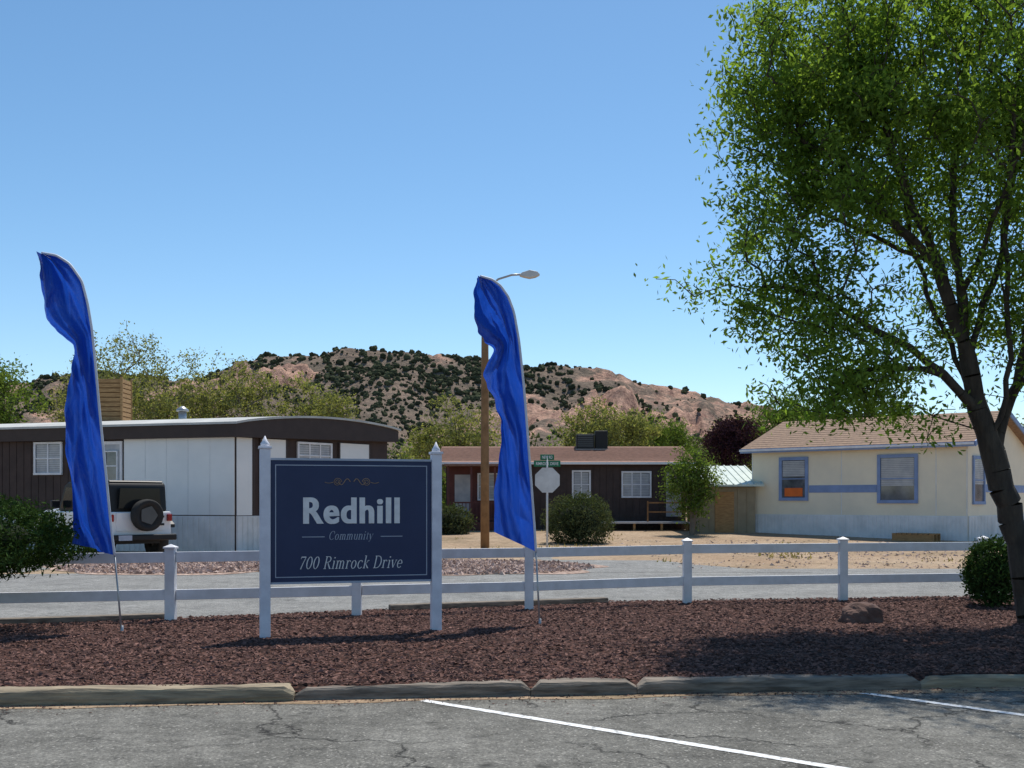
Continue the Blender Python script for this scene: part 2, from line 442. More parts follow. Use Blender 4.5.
for i in range(41):
    t=i/40;y=25.0+10.5*t
    l=1.9-2.2*t-1.6*(1-t)**4+.25*(vnoise(t*14,1,2)-.5);r=4.6-1.4*t+2.2*(1-t)**4+.25*(vnoise(t*14,5,2)-.5)
    V+=[(float(l),y,.008),(float(r),y,.008)]
    if i<40:F.append((2*i,2*i+1,2*i+3,2*i+2))
obj('side_street',V,F,'road')
def blob(name,cx,cy,rx,ry,z,mat,seed):
    V=[(cx,cy,z)];k=60
    for i in range(k):
        t=2*math.pi*i/k;r=.85+.3*float(vnoise(3*math.cos(t)+seed,3*math.sin(t),seed))
        V.append((cx+rx*r*math.cos(t),cy+ry*r*math.sin(t),z))
    obj(name,V,[(0,i+1,(i+1)%k+1) for i in range(k)],mat)
blob('gravel_patch',-1.2,27.0,3.4,3.1,.012,'pink',1)
blob('gravel_patch',-8.0,27.3,3.2,3.2,.012,'pink',2)
rng=np.random.default_rng(3)
def chips(name,P,smin,smax,mat,flat=.5):
    n=len(P);s=(smin+(smax-smin)*rng.random(n)**2)[:,None,None]
    T=np.array([[1,0,-.3],[-.6,.8,-.3],[-.6,-.8,-.3],[0,0,.7]])[None]*np.ones((n,1,1))
    T=T+rng.normal(size=T.shape)*.28
    T[:,:,2]*=flat
    th=rng.random(n)*6.283;c=np.cos(th)[:,None];s_=np.sin(th)[:,None]
    X=T[:,:,0]*1.4*c-T[:,:,1]*.7*s_;Y=T[:,:,0]*1.4*s_+T[:,:,1]*.7*c
    V=np.stack([X,Y,T[:,:,2]],-1)*s*.5+P[:,None,:]
    b=(np.arange(n)*4)[:,None]
    F=np.concatenate([b+np.array([[0,1,3]]),b+np.array([[1,2,3]]),b+np.array([[2,0,3]])],0)
    return obj(name,V.reshape(-1,3),F,mat)
def bedz(x,y):
    s=np.clip((y-Yc(x))/(Yb(x)-Yc(x)),0,1)
    return .03+.08*(1-s)**1.0*np.clip((y-Yc(x))/.1,0,1)+.07*(fbm(x*.9,y*.9,11)-.45)*np.sin(np.pi*np.clip(s,0,1))**.5
bx=np.linspace(-16,16,260);bs=np.linspace(0,1,70)
BXg,BSg=np.meshgrid(bx,bs);BYg=Yc(BXg)+.05+(Yb(BXg)-Yc(BXg)-.05)*BSg
obj('mulch_bed',np.stack([BXg,BYg,bedz(BXg,BYg)],-1).reshape(-1,3),gridfaces(260,70),'mulch',None,True)
n=95000;cx=rng.uniform(-9,10.5,n);s=rng.random(n)**1.15;cy=Yc(cx)+.15+(Yb(cx)-Yc(cx)-.05)*s
chips('mulch_chips',np.stack([cx,cy,bedz(cx,cy)+.008],-1),.02,.07,'chip')
n=1600;cx=rng.uniform(-6,6,n);cy=Yc(cx)-rng.exponential(.12,n)
chips('scattered_debris',np.stack([cx,cy,np.full(n,.012)],-1),.008,.03,'chip')
n=5000
a=rng.random(n)*6.283;r=np.sqrt(rng.random(n))
P1=np.stack([-1.2+3.2*r*np.cos(a),27+2.9*r*np.sin(a),np.full(n,.03)],-1)
P2=np.stack([-8+3.0*r*np.cos(a),27.3+3.0*r*np.sin(a),np.full(n,.03)],-1)
chips('gravel_stones',np.concatenate([P1,P2]),.05,.16,'pebble',.8)
n=4000;x=rng.uniform(4,24,n);y=rng.uniform(26.5,42,n)
chips('yard_stones',np.stack([x,y,gz(x,y)+.01],-1),.02,.12,'pebble',.8)
V=[];F=[];k=160
for i in range(k+1):
    x=-9.5+19.5*i/k;ww=.05+.22*float(fbm(x*1.3,2.2,15));V+=[(x,Yc(x)+.05,.011),(x,Yc(x)-ww,.007)]
    if i<k:F.append((2*i,2*i+1,2*i+3,2*i+2))
obj('dirt_drift',V,F,'dirt')
def timber(name,x0,x1,mat,h,th,lift=0,seed=0,yo=0):
    k=max(6,int((x1-x0)/.08));V=[];F=[];prof=[(0,0),(-.01,.45),(.005,.86),(.05,.98),(.2,1),(.85,1),(1,.9),(1,0)]
    for i in range(k+1):
        x=x0+(x1-x0)*i/k;y=Yc(x)+yo
        hh=h*(1-.08*float(vnoise(x*.6,seed*3.1,9)))
        for j,(a,b) in enumerate(prof):
            w=.013*(float(vnoise(x*1.7+seed,j*1.7,seed))-.5)*2+.006*(float(vnoise(x*11+seed,j*2.7,seed+2))-.5)*2
            e=.05 if i in(0,k) else 0
            V.append((x,y+a*th+w*.8,(b*hh-e*b)+w*(1 if b>.4 else 0)+lift))
    m=len(prof)
    for i in range(k):
        for j in range(m-1):F.append((i*m+j,(i+1)*m+j,(i+1)*m+j+1,i*m+j+1))
    F.append(tuple(range(m)));F.append(tuple(k*m+j for j in range(m))[::-1])
    o=obj(name,V,F,mat,None,False);return o
timber('timber_kerb',-9.5,-4.6,'timber_b',.12,.2,0,1)
timber('timber_kerb',-4.59,-1.785,'timber_a',.135,.24,0,2,-.02)
timber('timber_kerb',-1.78,.155,'timber_b',.11,.22,0,3,.01)
timber('timber_kerb',.16,1.055,'timber_b',.125,.22,0,4,-.01)
timber('timber_kerb',1.06,3.555,'timber_b',.12,.22,0,5,.0)
timber('timber_kerb',3.56,6.215,'timber_a',.11,.22,0,6,.015)
timber('timber_kerb',6.22,10,'timber_b',.11,.22,0,8,0)
for i,(a,b) in enumerate([((-1.8,16.2),(1.5,17.4)),((-6.8,14.25),(-4.6,15.0))]):
    d=Vector(b)-Vector(a);L=d.length;d.normalize()
    boxes('bed_edging',[(0,L,-.1,.08,0,.11)],'timber_b',None,(a[0],a[1],d.x,d.y),.02)

# hills
prof=[(-900,20),(-400,34),(-246,38),(-177,43.1),(-156,45.4),(-125,45),(-108,46),(-94,50.3),(-76.7,53.6),(-56,55),(-38.7,54),(-21.4,53.2),(-7.6,52.4),(2.8,49),(16.6,47.4),(27,48.2),(39,45),(51,41.2),(65,39),(85.7,35.5),(116.8,31),(168.6,27.6),(272,26),(500,24),(900,15)]
PX=[p[0] for p in prof];PZ=[p[1] for p in prof]
def rockmask(x,y):
    m=sstep(.50,.58,fbm(x*.03+5,y*.012,41,4))*.8
    q1=np.exp(-(((x-38)/30)**2+((y-325)/36)**2))
    q2=np.exp(-(((x+72)/17)**2+((y-345)/24)**2))
    q3=np.exp(-(((x-10)/14)**2+((y-300)/26)**2))
    k=fbm(x*.07,y*.035,43,4)
    m=np.maximum(m*.5,sstep(.40,.56,(q1*.95+q2*1.1+q3*.75)*(.45+k)))
    return m
def hz(x,y):
    t=np.clip((y-150)/(380-150),0,1)
    H=np.interp(x,PX,PZ)
    up=H*(t**1.15*(1-.25*np.sin(np.pi*t)*(vnoise(x*.02,y*.004,3)-.3)))
    fall=1-.6*sstep(385,560,y)
    g=np.abs(fbm(x*.035+.3*fbm(x*.02,y*.02,9),y*.012,21,4)-.47)*4
    z=up*fall-(1-np.clip(g,0,1))*10*np.sin(np.pi*np.clip(t,0,1))**.8*t
    z=z+ (fbm(x*.07,y*.07,31,4)-.47)*6*sstep(150,230,y)+(fbm(x*.3,y*.3,33,2)-.4)*1.2*sstep(150,230,y)
    m=rockmask(x,y)
    z=z+m*(2.5*np.abs(fbm(x*.16,y*.05,44,3)-.45)*6-1+1.3*np.sin(z*.8))*sstep(0,.4,t)
    return z-1.5
hx=np.concatenate([np.linspace(-900,-300,40)[:-1],np.linspace(-300,330,500),np.linspace(330,900,40)[1:]])
hy=np.linspace(140,560,300)
HX,HY=np.meshgrid(hx,hy)
ho=obj('hills',np.stack([HX,HY,hz(HX,HY)],-1).reshape(-1,3),gridfaces(len(hx),len(hy)),'hill',None,True)
at=ho.data.attributes.new('rock','FLOAT','POINT');at.data.foreach_set('value',rockmask(HX,HY).reshape(-1).astype(np.float32))
n=46000
x=rng.uniform(-250,330,n);y=190+205*rng.random(n)**.75
keep=(fbm(x*.03,y*.03,51,3)+.7*rng.random(n))>.73
keep&=~((rockmask(x,y)>.25)&(rng.random(n)<.87))
x=x[keep];y=y[keep];z=hz(x,y);n=len(x)
bm=bmesh.new();bmesh.ops.create_icosphere(bm,subdivisions=2,radius=1);ico=np.array([v.co[:] for v in bm.verts]);icf=np.array([[v.index for v in f.verts] for f in bm.faces]);bm.free()
s=(.25+.85*rng.random(n)**2.2)[:,None,None]*(y/360)[:,None,None]
V=(ico[None]*(1+rng.normal(size=(n,len(ico),1))*.18))*np.array([1.05,1,.95])*s
V[:,:,2]+=s[:,:,0]*.5
V+=np.stack([x,y,z],-1)[:,None,:]
F=(icf[None]+(np.arange(n)*len(ico))[:,None,None]).reshape(-1,3)
obj('hillside_junipers',V.reshape(-1,3),F,'juniper')

# ------------------------------------------------------------ fence
fence=empty('white_rail_fence')
FP=[(-11.9,13.2),(-9.45,13.65),(-7.0,14.15),(-4.58,14.76),(-2.18,15.45),(.25,16.15),(2.74,17.2),(5.34,17.75),(7.8,18.2),(10.3,18.65)]
for i,(x,y) in enumerate(FP):
    o=boxes('post_%d'%i,[(x-.065,x+.065,-y-.065,-y+.065,-.02,1.0)],'white',fence,None,.006)
    V=[(x-.08,y-.08,1.0),(x+.08,y-.08,1.0),(x+.08,y+.08,1.0),(x-.08,y+.08,1.0),(x-.08,y-.08,1.02),(x+.08,y-.08,1.02),(x+.08,y+.08,1.02),(x-.08,y+.08,1.02),(x,y,1.06)]
    obj('cap_%d'%i,V,[(3,2,1,0),(0,1,5,4),(1,2,6,5),(2,3,7,6),(3,0,4,7),(4,5,8),(5,6,8),(6,7,8),(7,4,8)],'white',fence)
for i in range(len(FP)-1):
    a=Vector(FP[i]);b=Vector(FP[i+1]);d=b-a;L=d.length;d.normalize();f=(a.x,a.y,d.x,d.y)
    j=random.uniform(-.006,.006)
    boxes('rail_top_%d'%i,[(.068,L-.068,-.022,.022,.81+j,.95+j)],'white',fence,f,.006)
    boxes('rail_low_%d'%i,[(.068,L-.068,-.022,.022,.31-j,.45-j)],'white',fence,f,.006)

# ------------------------------------------------------------ community sign
sg=empty('community_sign',(-2.85,12.69,0),math.atan2(.56,1.935))
for i,(u,zt) in enumerate(((0,2.24),(2.014,2.20))):
    boxes('post_%d'%i,[(u-.06,u+.06,-.06,.06,0,zt)],'postw',sg,None,.006)
    boxes('post_cap_%d'%i,[(u-.075,u+.075,-.075,.075,zt,zt+.03)],'postw',sg,None,.006)
    polytube('finial_%d'%i,[(u,0,zt+.03),(u,0,zt+.06),(u,0,zt+.09),(u,0,zt+.15)],[.05,.052,.03,.004],'postw',sg,12)
P0,P1,Z0,Z1=.064,1.95,.70,2.11
boxes('panel',[(P0,P1,-.02,.02,Z0,Z1)],'navy',sg,None)
boxes('panel_edge',[(P0,P1,-.025,.03,Z1+.001,Z1+.026),(P0,P1,-.025,.03,Z0-.026,Z0-.001)],'letter_dim',sg)
q=.05;w=.010
boxes('border_line',[(P0+q,P1-q,.021,.024,Z1-q-w,Z1-q),(P0+q,P1-q,.021,.024,Z0+q,Z0+q+w),(P0+q,P0+q+w,.021,.0235,Z0+q+w,Z1-q-w),(P1-q-w,P1-q,.021,.0235,Z0+q+w,Z1-q-w)],'letter_dim',sg)
def text(s,uc,z0,z1,width,mat,shear=0,off=0,parent=sg,y=-.0225,name='lettering',spc=1):
    cu=bpy.data.curves.new(name,'FONT');cu.body=s;cu.align_x='CENTER';cu.shear=shear;cu.offset=off;cu.extrude=.002;cu.space_character=spc
    o=bpy.data.objects.new(name,cu);COL.objects.link(o);o.data.materials.append(MAT[mat])
    bpy.context.view_layer.update()
    bb=[Vector(c) for c in o.bound_box];w=max(c.x for c in bb)-min(c.x for c in bb);h=max(c.y for c in bb)-min(c.y for c in bb);mx=(max(c.x for c in bb)+min(c.x for c in bb))/2;mn=min(c.y for c in bb)
    o.rotation_euler=(math.pi/2,0,0);sx=width/w;sy=(z1-z0)/h;o.scale=(sx,sy,1)
    o.location=(uc-mx*sx,y,z0-mn*sy);o.parent=parent;return o
def serif(s,u0,u1,z0,cap,mat,name,parent=sg,y=-.0235,slant=.28):
    S={}
    T=.055;H=.022
    def st(x,y0,y1,sr=True,w=T):
        r=[[(x,y0,w),(x,y1,w)]]
        if sr: r+= [[(x-.13,y0+.015,H),(x+.13,y0+.015,H)],[(x-.13,y1-.015,H),(x+.03,y1-.015,H)]]
        return r
    def arc(cx,cy,rx,ry,a0,a1,n=18):
        p=[]
        for i in range(n+1):
            a=math.radians(a0+(a1-a0)*i/n);wv=H+(T-H)*abs(math.cos(a))**1.5
            p.append((cx+rx*math.cos(a),cy+ry*math.sin(a),wv))
        return p
    S['7']=(.62,[[(.05,.97,T*.8),(.52,.97,T*.8)],[(.52,.97,H),(.34,.5,T*.7),(.2,0,T)],[(.05,.97,H),(.04,.82,H)]])
    S['0']=(.66,[arc(.3,.5,.24,.48,0,360,30)])
    S['R']=(.78,st(.16,0,1)+[[(.16,.98,H),(.36,.98,H)],arc(.36,.76,.24,.22,90,-90),[(.36,.53,H),(.16,.53,H)],[(.34,.53,H),(.5,.26,T),(.68,0.02,T)],[(.6,.015,H),(.78,.015,H)]])
    S['D']=(.86,st(.16,0,1)+[[(.16,.98,H),(.38,.98,H)],arc(.38,.5,.36,.48,90,-90,24),[(.38,.015,H),(.16,.015,H)]])
    S['i']=(.34,st(.16,0,.64)+[[(.16,.84,T*1.2),(.16,.93,T*1.2)]])
    S['m']=(.98,st(.14,0,.64)+[arc(.30,.44,.16,.2,170,0,12),[(.46,.44,T),(.46,0,T)],arc(.62,.44,.16,.2,170,0,12),[(.78,.44,T),(.78,0,T)],[(.68,.015,H),(.9,.015,H)],[(.38,.015,H),(.56,.015,H)]])
    S['r']=(.5,st(.14,0,.64)+[arc(.32,.44,.17,.2,170,50,10),[(.42,.58,T),(.42,.54,T)]])
    S['o']=(.62,[arc(.28,.32,.22,.32,0,360,26)])
    S['c']=(.56,[arc(.3,.32,.24,.32,50,320,22),[(.44,.55,T),(.44,.5,T)]])
    S['k']=(.62,st(.14,0,1.02)+[[(.16,.28,H),(.46,.62,H)],[(.24,.36,H),(.36,.2,T),(.52,.02,T)],[(.36,.63,H),(.56,.63,H)],[(.46,.015,H),(.6,.015,H)]])
    S['v']=(.58,[[(.06,.63,T),(.26,.02,T)],[(.26,.02,H),(.48,.62,H)],[(-.02,.63,H),(.16,.63,H)],[(.38,.63,H),(.56,.63,H)]])
    S['e']=(.56,[arc(.28,.32,.22,.32,5,320,24),[(.06,.34,H),(.49,.34,H)]])
    S['C']=(.8,[arc(.42,.5,.36,.49,45,315,28),[(.68,.86,H),(.68,.66,H)]])
    S['u']=(.66,st(.14,.15,.64,False)+[[(.04,.63,H),(.14,.63,H)],arc(.31,.2,.17,.2,180,300,10),[(.5,.64,T),(.5,0,T)],[(.4,.63,H),(.5,.63,H)],[(.5,.015,H),(.6,.015,H)]])
    S['n']=(.68,st(.14,0,.64)+[arc(.32,.44,.18,.2,170,0,12),[(.5,.44,T),(.5,0,T)],[(.4,.015,H),(.62,.015,H)]])
    S['t']=(.42,[[(.18,.84,H),(.18,.12,T)],arc(.28,.12,.1,.11,180,300,8),[(.04,.63,H),(.36,.63,H)]])
    S['y']=(.58,[[(.06,.63,T),(.26,.04,T)],[(.48,.62,H),(.2,-.2,H),(.06,-.24,T*.8)],[(-.02,.63,H),(.16,.63,H)],[(.38,.63,H),(.56,.63,H)]])
    S[' ']=(.36,[])
    tot=sum(S[c][0]+.05 for c in s);sx=(u1-u0)/(tot*cap);V=[];F=[];x=0;lay=0
    for c in s:
        adv,pl=S[c]
        for p in pl:
            yy=y-.0002*(lay%7);lay+=1
            for i in range(len(p)-1):
                (ax,ay,aw),(bx_,by_,bw)=p[i],p[i+1]
                dx,dy=bx_-ax,by_-ay;L=math.hypot(dx,dy) or 1;nx,ny=-dy/L,dx/L
                k=len(V)
                for (qx,qy,qw,sg_) in ((ax,ay,aw,1),(ax,ay,aw,-1),(bx_,by_,bw,-1),(bx_,by_,bw,1)):
                    X=x+qx+nx*qw*sg_;Z=qy+ny*qw*sg_
                    V.append((u0+(X+Z*slant-.05)*cap*sx,yy-.00003*(i%3),z0+Z*cap))
                F.append((k,k+1,k+2,k+3))
        x+=adv+.05
    return obj(name,V,F,mat,parent)
uc=1.0
for k_,du in enumerate((-.008,.0,.008)):
    text('Redhill',uc+du,1.37,1.68,1.12,'letter',0,.02,name='lettering_redhill',spc=1.1,y=-.0225-.0007*k_)
serif('Community',.73,1.25,1.185,.10,'letter_dim','lettering_community')
serif('700 Rimrock Drive',.385,1.60,.845,.145,'letter','lettering_address')
boxes('rule_lines',[(.42,.68,.021,.024,1.215,1.224),(1.34,1.60,.021,.024,1.215,1.224)],'letter_dim',sg)
for sgn in (-1,1):
    pts=[]
    for i in range(40):
        t=i/39;ang=t*4.4*math.pi
        r=.05*(1-t*.85)
        pts.append((uc+sgn*(.17-.0-r*math.cos(ang)),-.024,1.86+r*math.sin(ang)))
    o=polytube('flourish_curl',pts,.004,'bronze',sg,5)
    pts=[(uc+sgn*(.02+.14*t),-.024,1.865+.035*math.sin(t*math.pi*2)) for t in np.linspace(0,1,20)]
    polytube('flourish_wave',pts,.005,'bronze',sg,5)
    pts=[(uc+sgn*(.22+.1*t),-.024,1.86-.012*math.sin(t*math.pi)) for t in np.linspace(0,1,8)]
    polytube('flourish_tail',pts,.004,'bronze',sg,5)

# ------------------------------------------------------------ feather flags
def flag(polep,leftp,base,y,seed):
    root=empty('feather_flag',(base[0],y,0))
    bx0=base[0]
    t=np.linspace(0,1,len(polep));NR=220;tt=np.linspace(0,1,NR)
    def sm(a,k=8):
        a=np.interp(tt,t,a)
        for _ in range(k): a[1:-1]=(a[:-2]+2*a[1:-1]+a[2:])/4
        return a
    px=sm([p[0] for p in polep],14);pz=sm([p[1] for p in polep],14);lx=sm([p[0] for p in leftp]);lz=sm([p[1] for p in leftp])
    lx=lx+.018*(vnoise(tt*26,tt*0,seed)-.5)*2
    nc=48;V=[]
    def ridge(v): return 1-abs(math.sin(math.pi*v))**.7
    for i in range(NR):
        for j in range(nc):
            s=j/(nc-1);x=px[i]+(lx[i]-px[i])*s;z=pz[i]+(lz[i]-pz[i])*s
            env=min(1,s*3)
            wv=float(vnoise(z*1.3+seed,s*1.5,seed))
            d=.07*math.sin(6.283*(1.2*s-.55*z+.5*wv)+seed)*env
            d+=.13*ridge(1.6*s-.95*z+1.2*wv+seed)*env*wv
            d+=.08*ridge(2.7*s+.35*z+1.3*wv)*env*float(vnoise(z*1.1+7,s,seed+3))
            d+=.012*math.sin(6.283*(5*s-1.6*z+2*wv))*env
            V.append((x-bx0,-d+.05,z))
    for i in range(NR): V[i*nc]=(px[i]-bx0,0,pz[i])
    obj('fabric',np.array(V),gridfaces(nc,NR),'flag',root,True)
    pts=[(a-bx0,0,b) for a,b in zip(px[::3],pz[::3])]
    polytube('sleeve',pts,.016,'postw',root,8)
    e=(px[-1]-bx0,0,pz[-1]);polytube('pole',[e,(e[0]*.5,0,e[2]*.5),(0,0,-.05)],[.011,.012,.013],'galv',root,8)
    polytube('ground_spike_socket',[(0,0,-.02),(0,0,.12)],[.02,.018],'galv',root,8)
    return root
flag([(-5.73,4.66),(-5.55,4.63),(-5.39,4.53),(-5.24,4.32),(-5.17,4.05),(-5.12,3.75),(-5.08,3.36),(-5.04,2.9),(-4.99,2.38),(-4.94,1.9),(-4.88,1.28),(-4.84,.97)],
     [(-5.735,4.64),(-5.73,4.42),(-5.70,4.12),(-5.66,3.86),(-5.56,3.70),(-5.34,3.54),(-5.40,3.18),(-5.44,2.8),(-5.43,2.38),(-5.41,1.95),(-5.36,1.4),(-5.32,1.12)],(-4.75,0),13.4,2.1)
flag([(-.413,4.54),(-.26,4.50),(-.15,4.42),(-.05,4.28),(.026,4.08),(.09,3.72),(.13,3.35),(.168,2.94),(.205,2.45),(.245,1.91),(.29,1.3),(.31,.98)],
     [(-.44,4.53),(-.49,4.40),(-.49,4.12),(-.45,3.85),(-.36,3.70),(-.22,3.58),(-.40,3.28),(-.26,3.03),(-.15,2.7),(-.12,2.4),(-.21,1.85),(-.245,1.24)],(.36,0),14.2,5.3)

# ------------------------------------------------------------ street lamp, stop sign
lp=empty('street_lamp',(-.91,37,0))
polytube('pole',[(0,0,-.1),(0,0,3),(0,0,6),(0,0,8.75)],[.15,.14,.125,.11],'polebrown',lp,14)
polytube('arm',[(0,-.02,8.35),(.1,-.1,8.75),(.45,-.15,9.05),(.9,-.2,9.18),(1.25,-.2,9.2)],[.035]*5,'galv',lp,8)
prism('lamp_head',[(1.15,9.15),(1.25,9.25),(1.5,9.33),(1.75,9.28),(1.85,9.18),(1.7,9.1),(1.5,9.06),(1.3,9.1)],'y',-.34,-.06,'signback',lp,.03)
prism('brace',[(-.13,8.3),(.13,8.3),(.13,8.38),(-.13,8.38)],'y',-.14,.14,'galv',lp)
st=empty('stop_sign',(1.15,36,0),.12)
polytube('post',[(0,0,-.1),(0,0,3.1)],.035,'signback',st,8)
R=.44;oc=[(R*math.cos(math.pi/8+i*math.pi/4),2.3+R*math.sin(math.pi/8+i*math.pi/4)) for i in range(8)]
prism('octagon_plate',oc,'y',-.065,-.05,'signback',st)
prism('bracket',[(-.05,2.0),(.05,2.0),(.05,2.6),(-.05,2.6)],'y',-.05,-.036,'galv',st)
boxes('name_blade_a',[(-.44,.44,-.012,.012,2.74,2.94)],'green',st,None,.01)
boxes('name_blade_b',[(-.23,.23,.014,.03,2.96,3.14)],'green',st,None,.01)
text('RIMROCK DRIVE',0,2.79,2.89,.74,'letter',0,.01,st,-.015,'blade_text')
text('NEW RD',0,3.0,3.1,.34,'letter',0,.01,st,-.033,'blade_text_b')

# ------------------------------------------------------------ houses
def window(parent,fr,u0,u1,z0,z1,framemat='white',fw=.08,blinds=True,mull=1,n=0):
    boxes('window_glass',[(u0,u1,n+.005,n+.02,z0,z1)],'glass',parent,fr)
    if blinds:
        zz=z0+(z1-z0)*(.0 if blinds is True else blinds)
        bl=[];z=z1-.03
        while z>zz+.03: bl.append((u0+.03,u1-.03,n+.022,n+.03,z-.062,z));z-=.072
        boxes('window_blinds',bl,'curtain',parent,fr)
    fb=[(u0-fw,u1+fw,n+.002,n+.07,z1,z1+fw),(u0-fw,u1+fw,n+.002,n+.08,z0-fw,z0),(u0-fw,u0,n+.002,n+.068,z0,z1),(u1,u1+fw,n+.002,n+.068,z0,z1)]
    for i in range(mull):
        u=u0+(u1-u0)*(i+1)/(mull+1);fb.append((u-.025,u+.025,n+.032,n+.055,z0,z1))
    fb.append((u0,u1,n+.032,n+.05,(z0+z1)/2-.02,(z0+z1)/2+.02))
    boxes('window_frame',fb,framemat,parent,fr,.004)
def corr(u0,u1,step,n0,n1,z0,z1,w=.5):
    r=[];u=u0
    while u<u1-step*w: r.append((u,u+step*w,n0,n1,z0,z1));u+=step
    return r
def polyprism(name,pts,z0,z1,mat,parent):
    n=len(pts);V=[(p[0],p[1],z0) for p in pts]+[(p[0],p[1],z1) for p in pts]
    F=[tuple(range(n))[::-1],tuple(range(n,2*n))]+[(i,(i+1)%n,n+(i+1)%n,n+i) for i in range(n)]
    o=obj(name,V,F,mat,parent)
    bm=bmesh.new();bm.from_mesh(o.data);bmesh.ops.recalc_face_normals(bm,faces=bm.faces);bm.to_mesh(o.data);bm.free();return o
# left home
lh=empty('mobile_home')
EW=6.75
A=Vector((-8.6,34.2));dL=Vector((.949,-.316)).normalized();dE=Vector((.609,.793)).normalized()
C=A-dL*19;B=A+dE*EW;D_=C+dE*EW
polyprism('walls',[A,B,D_,C],0,3.75,'wall_brown',lh)
fL=(A.x,A.y,dL.x,dL.y);fE=(A.x,A.y,dE.x,dE.y)
boxes('white_wall_panel',[(-4.1,-.02,.01,.05,1.18,3.62)],'wall_white',lh,fL)
boxes('panel_seams',[(u,u+.02,.052,.058,1.18,3.6) for u in (-3.3,-2.5,-1.7,-.9)],'skirt_cream',lh,fL)
boxes('skirting_long',[(-19,-.02,.012,.04,0,1.15)]+corr(-4.6,-.03,.2,.04,.06,.02,1.13),'skirt_cream',lh,fL)
boxes('siding_grooves',corr(-18.9,-4.2,.3,.004,.016,1.16,3.6,.9),'wall_brown',lh,fL)
window(lh,fL,-7.6,-6.6,2.55,3.5,'white',.07,True,1,.016)
boxes('door',[(-4.85,-4.25,.017,.05,1.2,3.45)],'curtain',lh,fL)
boxes('door_frame',[(-4.95,-4.85,.017,.07,1.2,3.55),(-4.25,-4.17,.017,.07,1.2,3.55),(-4.85,-4.25,.017,.07,3.45,3.55)],'white',lh,fL)
window(lh,fL,-4.78,-4.35,2.3,3.2,'white',.04,False,0,.05)
window(lh,fL,-12.5,-11.2,2.5,3.5,'white',.07,True,1,.016)
boxes('skirting_end',[(.02,EW-.05,.012,.04,0,1.15)]+corr(.05,EW-.1,.2,.04,.06,.02,1.13),'skirt_cream',lh,fE)
boxes('end_white_panels',[(.03,.62,.01,.045,1.17,3.6),(1.0,2.0,.01,.04,1.17,3.6),(4.4,5.8,.01,.04,2.2,3.6)],'wall_white',lh,fE)
boxes('end_dark_trim',[(.64,.72,.01,.06,1.17,3.6),(.93,1.0,.01,.06,1.17,3.6),(2.0,2.07,.01,.06,1.17,3.6),(4.33,4.4,.01,.06,1.17,3.6),(5.8,5.87,.01,.06,1.17,3.6)],'fascia_brown',lh,fE)
window(lh,fE,2.55,3.95,2.75,3.5,'white',.07,True,2,.01)
ov=.25;V=[];F=[];k=16
ARC=.30
for s_ in (-1,1):
    for lev in (0,1):
        for i in range(k+1):
            t=i/k;p=(A if s_==1 else C)+dL*(ov*s_)+dE*(-ov+(EW+2*ov)*t)
            arc=ARC*math.sin(math.pi*t)**.8
            V.append((p.x,p.y,(3.60 if lev==0 else 4.0+arc)+.14*t))
m=k+1
for i in range(k):
    F+=[(i,i+1,m+i+1,m+i),(2*m+i,3*m+i,3*m+i+1,2*m+i+1)]
    F+=[(m+i,m+i+1,3*m+i+1,3*m+i),(i,2*m+i,2*m+i+1,i+1)]
F+=[(0,m,3*m,2*m),(k,2*m+k,3*m+k,m+k)]
obj('roof_fascia',V,F,'fascia_brown',lh)
V2=[]
for s_ in (-1,1):
    for lev in (0,1):
        for i in range(k+1):
            t=i/k;p=(A if s_==1 else C)+dL*((ov+.06)*s_)+dE*(-ov-.06+(EW+2*ov+.12)*t)
            arc=ARC*math.sin(math.pi*t)**.8
            V2.append((p.x,p.y,4.003+arc+.14*t+(0 if lev==0 else .07)))
obj('roof_edge_and_membrane',V2,F,'roof_pale',lh)
p=A-dL*4.9+dE*3;polytube('roof_vent',[(p.x,p.y,4.2),(p.x,p.y,4.72)],.14,'galv',lh,12)
polytube('roof_vent_cap',[(p.x,p.y,4.72),(p.x,p.y,4.77),(p.x,p.y,4.9)],[.22,.22,.05],'galv',lh,12)
wb=empty('slatted_wooden_box',(-14.15,39.0,4.42),math.atan2(dL.y,dL.x)+.35)
sl=[]
for i in range(9): sl+=[(-.46,.46,.46,.49,.02+i*.165,.15+i*.165),(-.46,.46,-.49,-.46,.02+i*.165,.15+i*.165)]
for i in range(9): sl+=[(-.49,-.461,-.46,.46,.02+i*.165,.15+i*.165),(.461,.49,-.46,.46,.02+i*.165,.15+i*.165)]
boxes('slats',sl,'wood',wb);boxes('inner_box',[(-.44,.44,-.44,.44,-.05,1.46)],'polebrown',wb)
boxes('corner_posts',[(a,b,c,d,-.05,1.54) for a,b,c,d in ((-.51,-.43,.491,.53),(.43,.51,.491,.53),(-.51,-.43,-.53,-.491),(.43,.51,-.53,-.491))],'wood',wb)

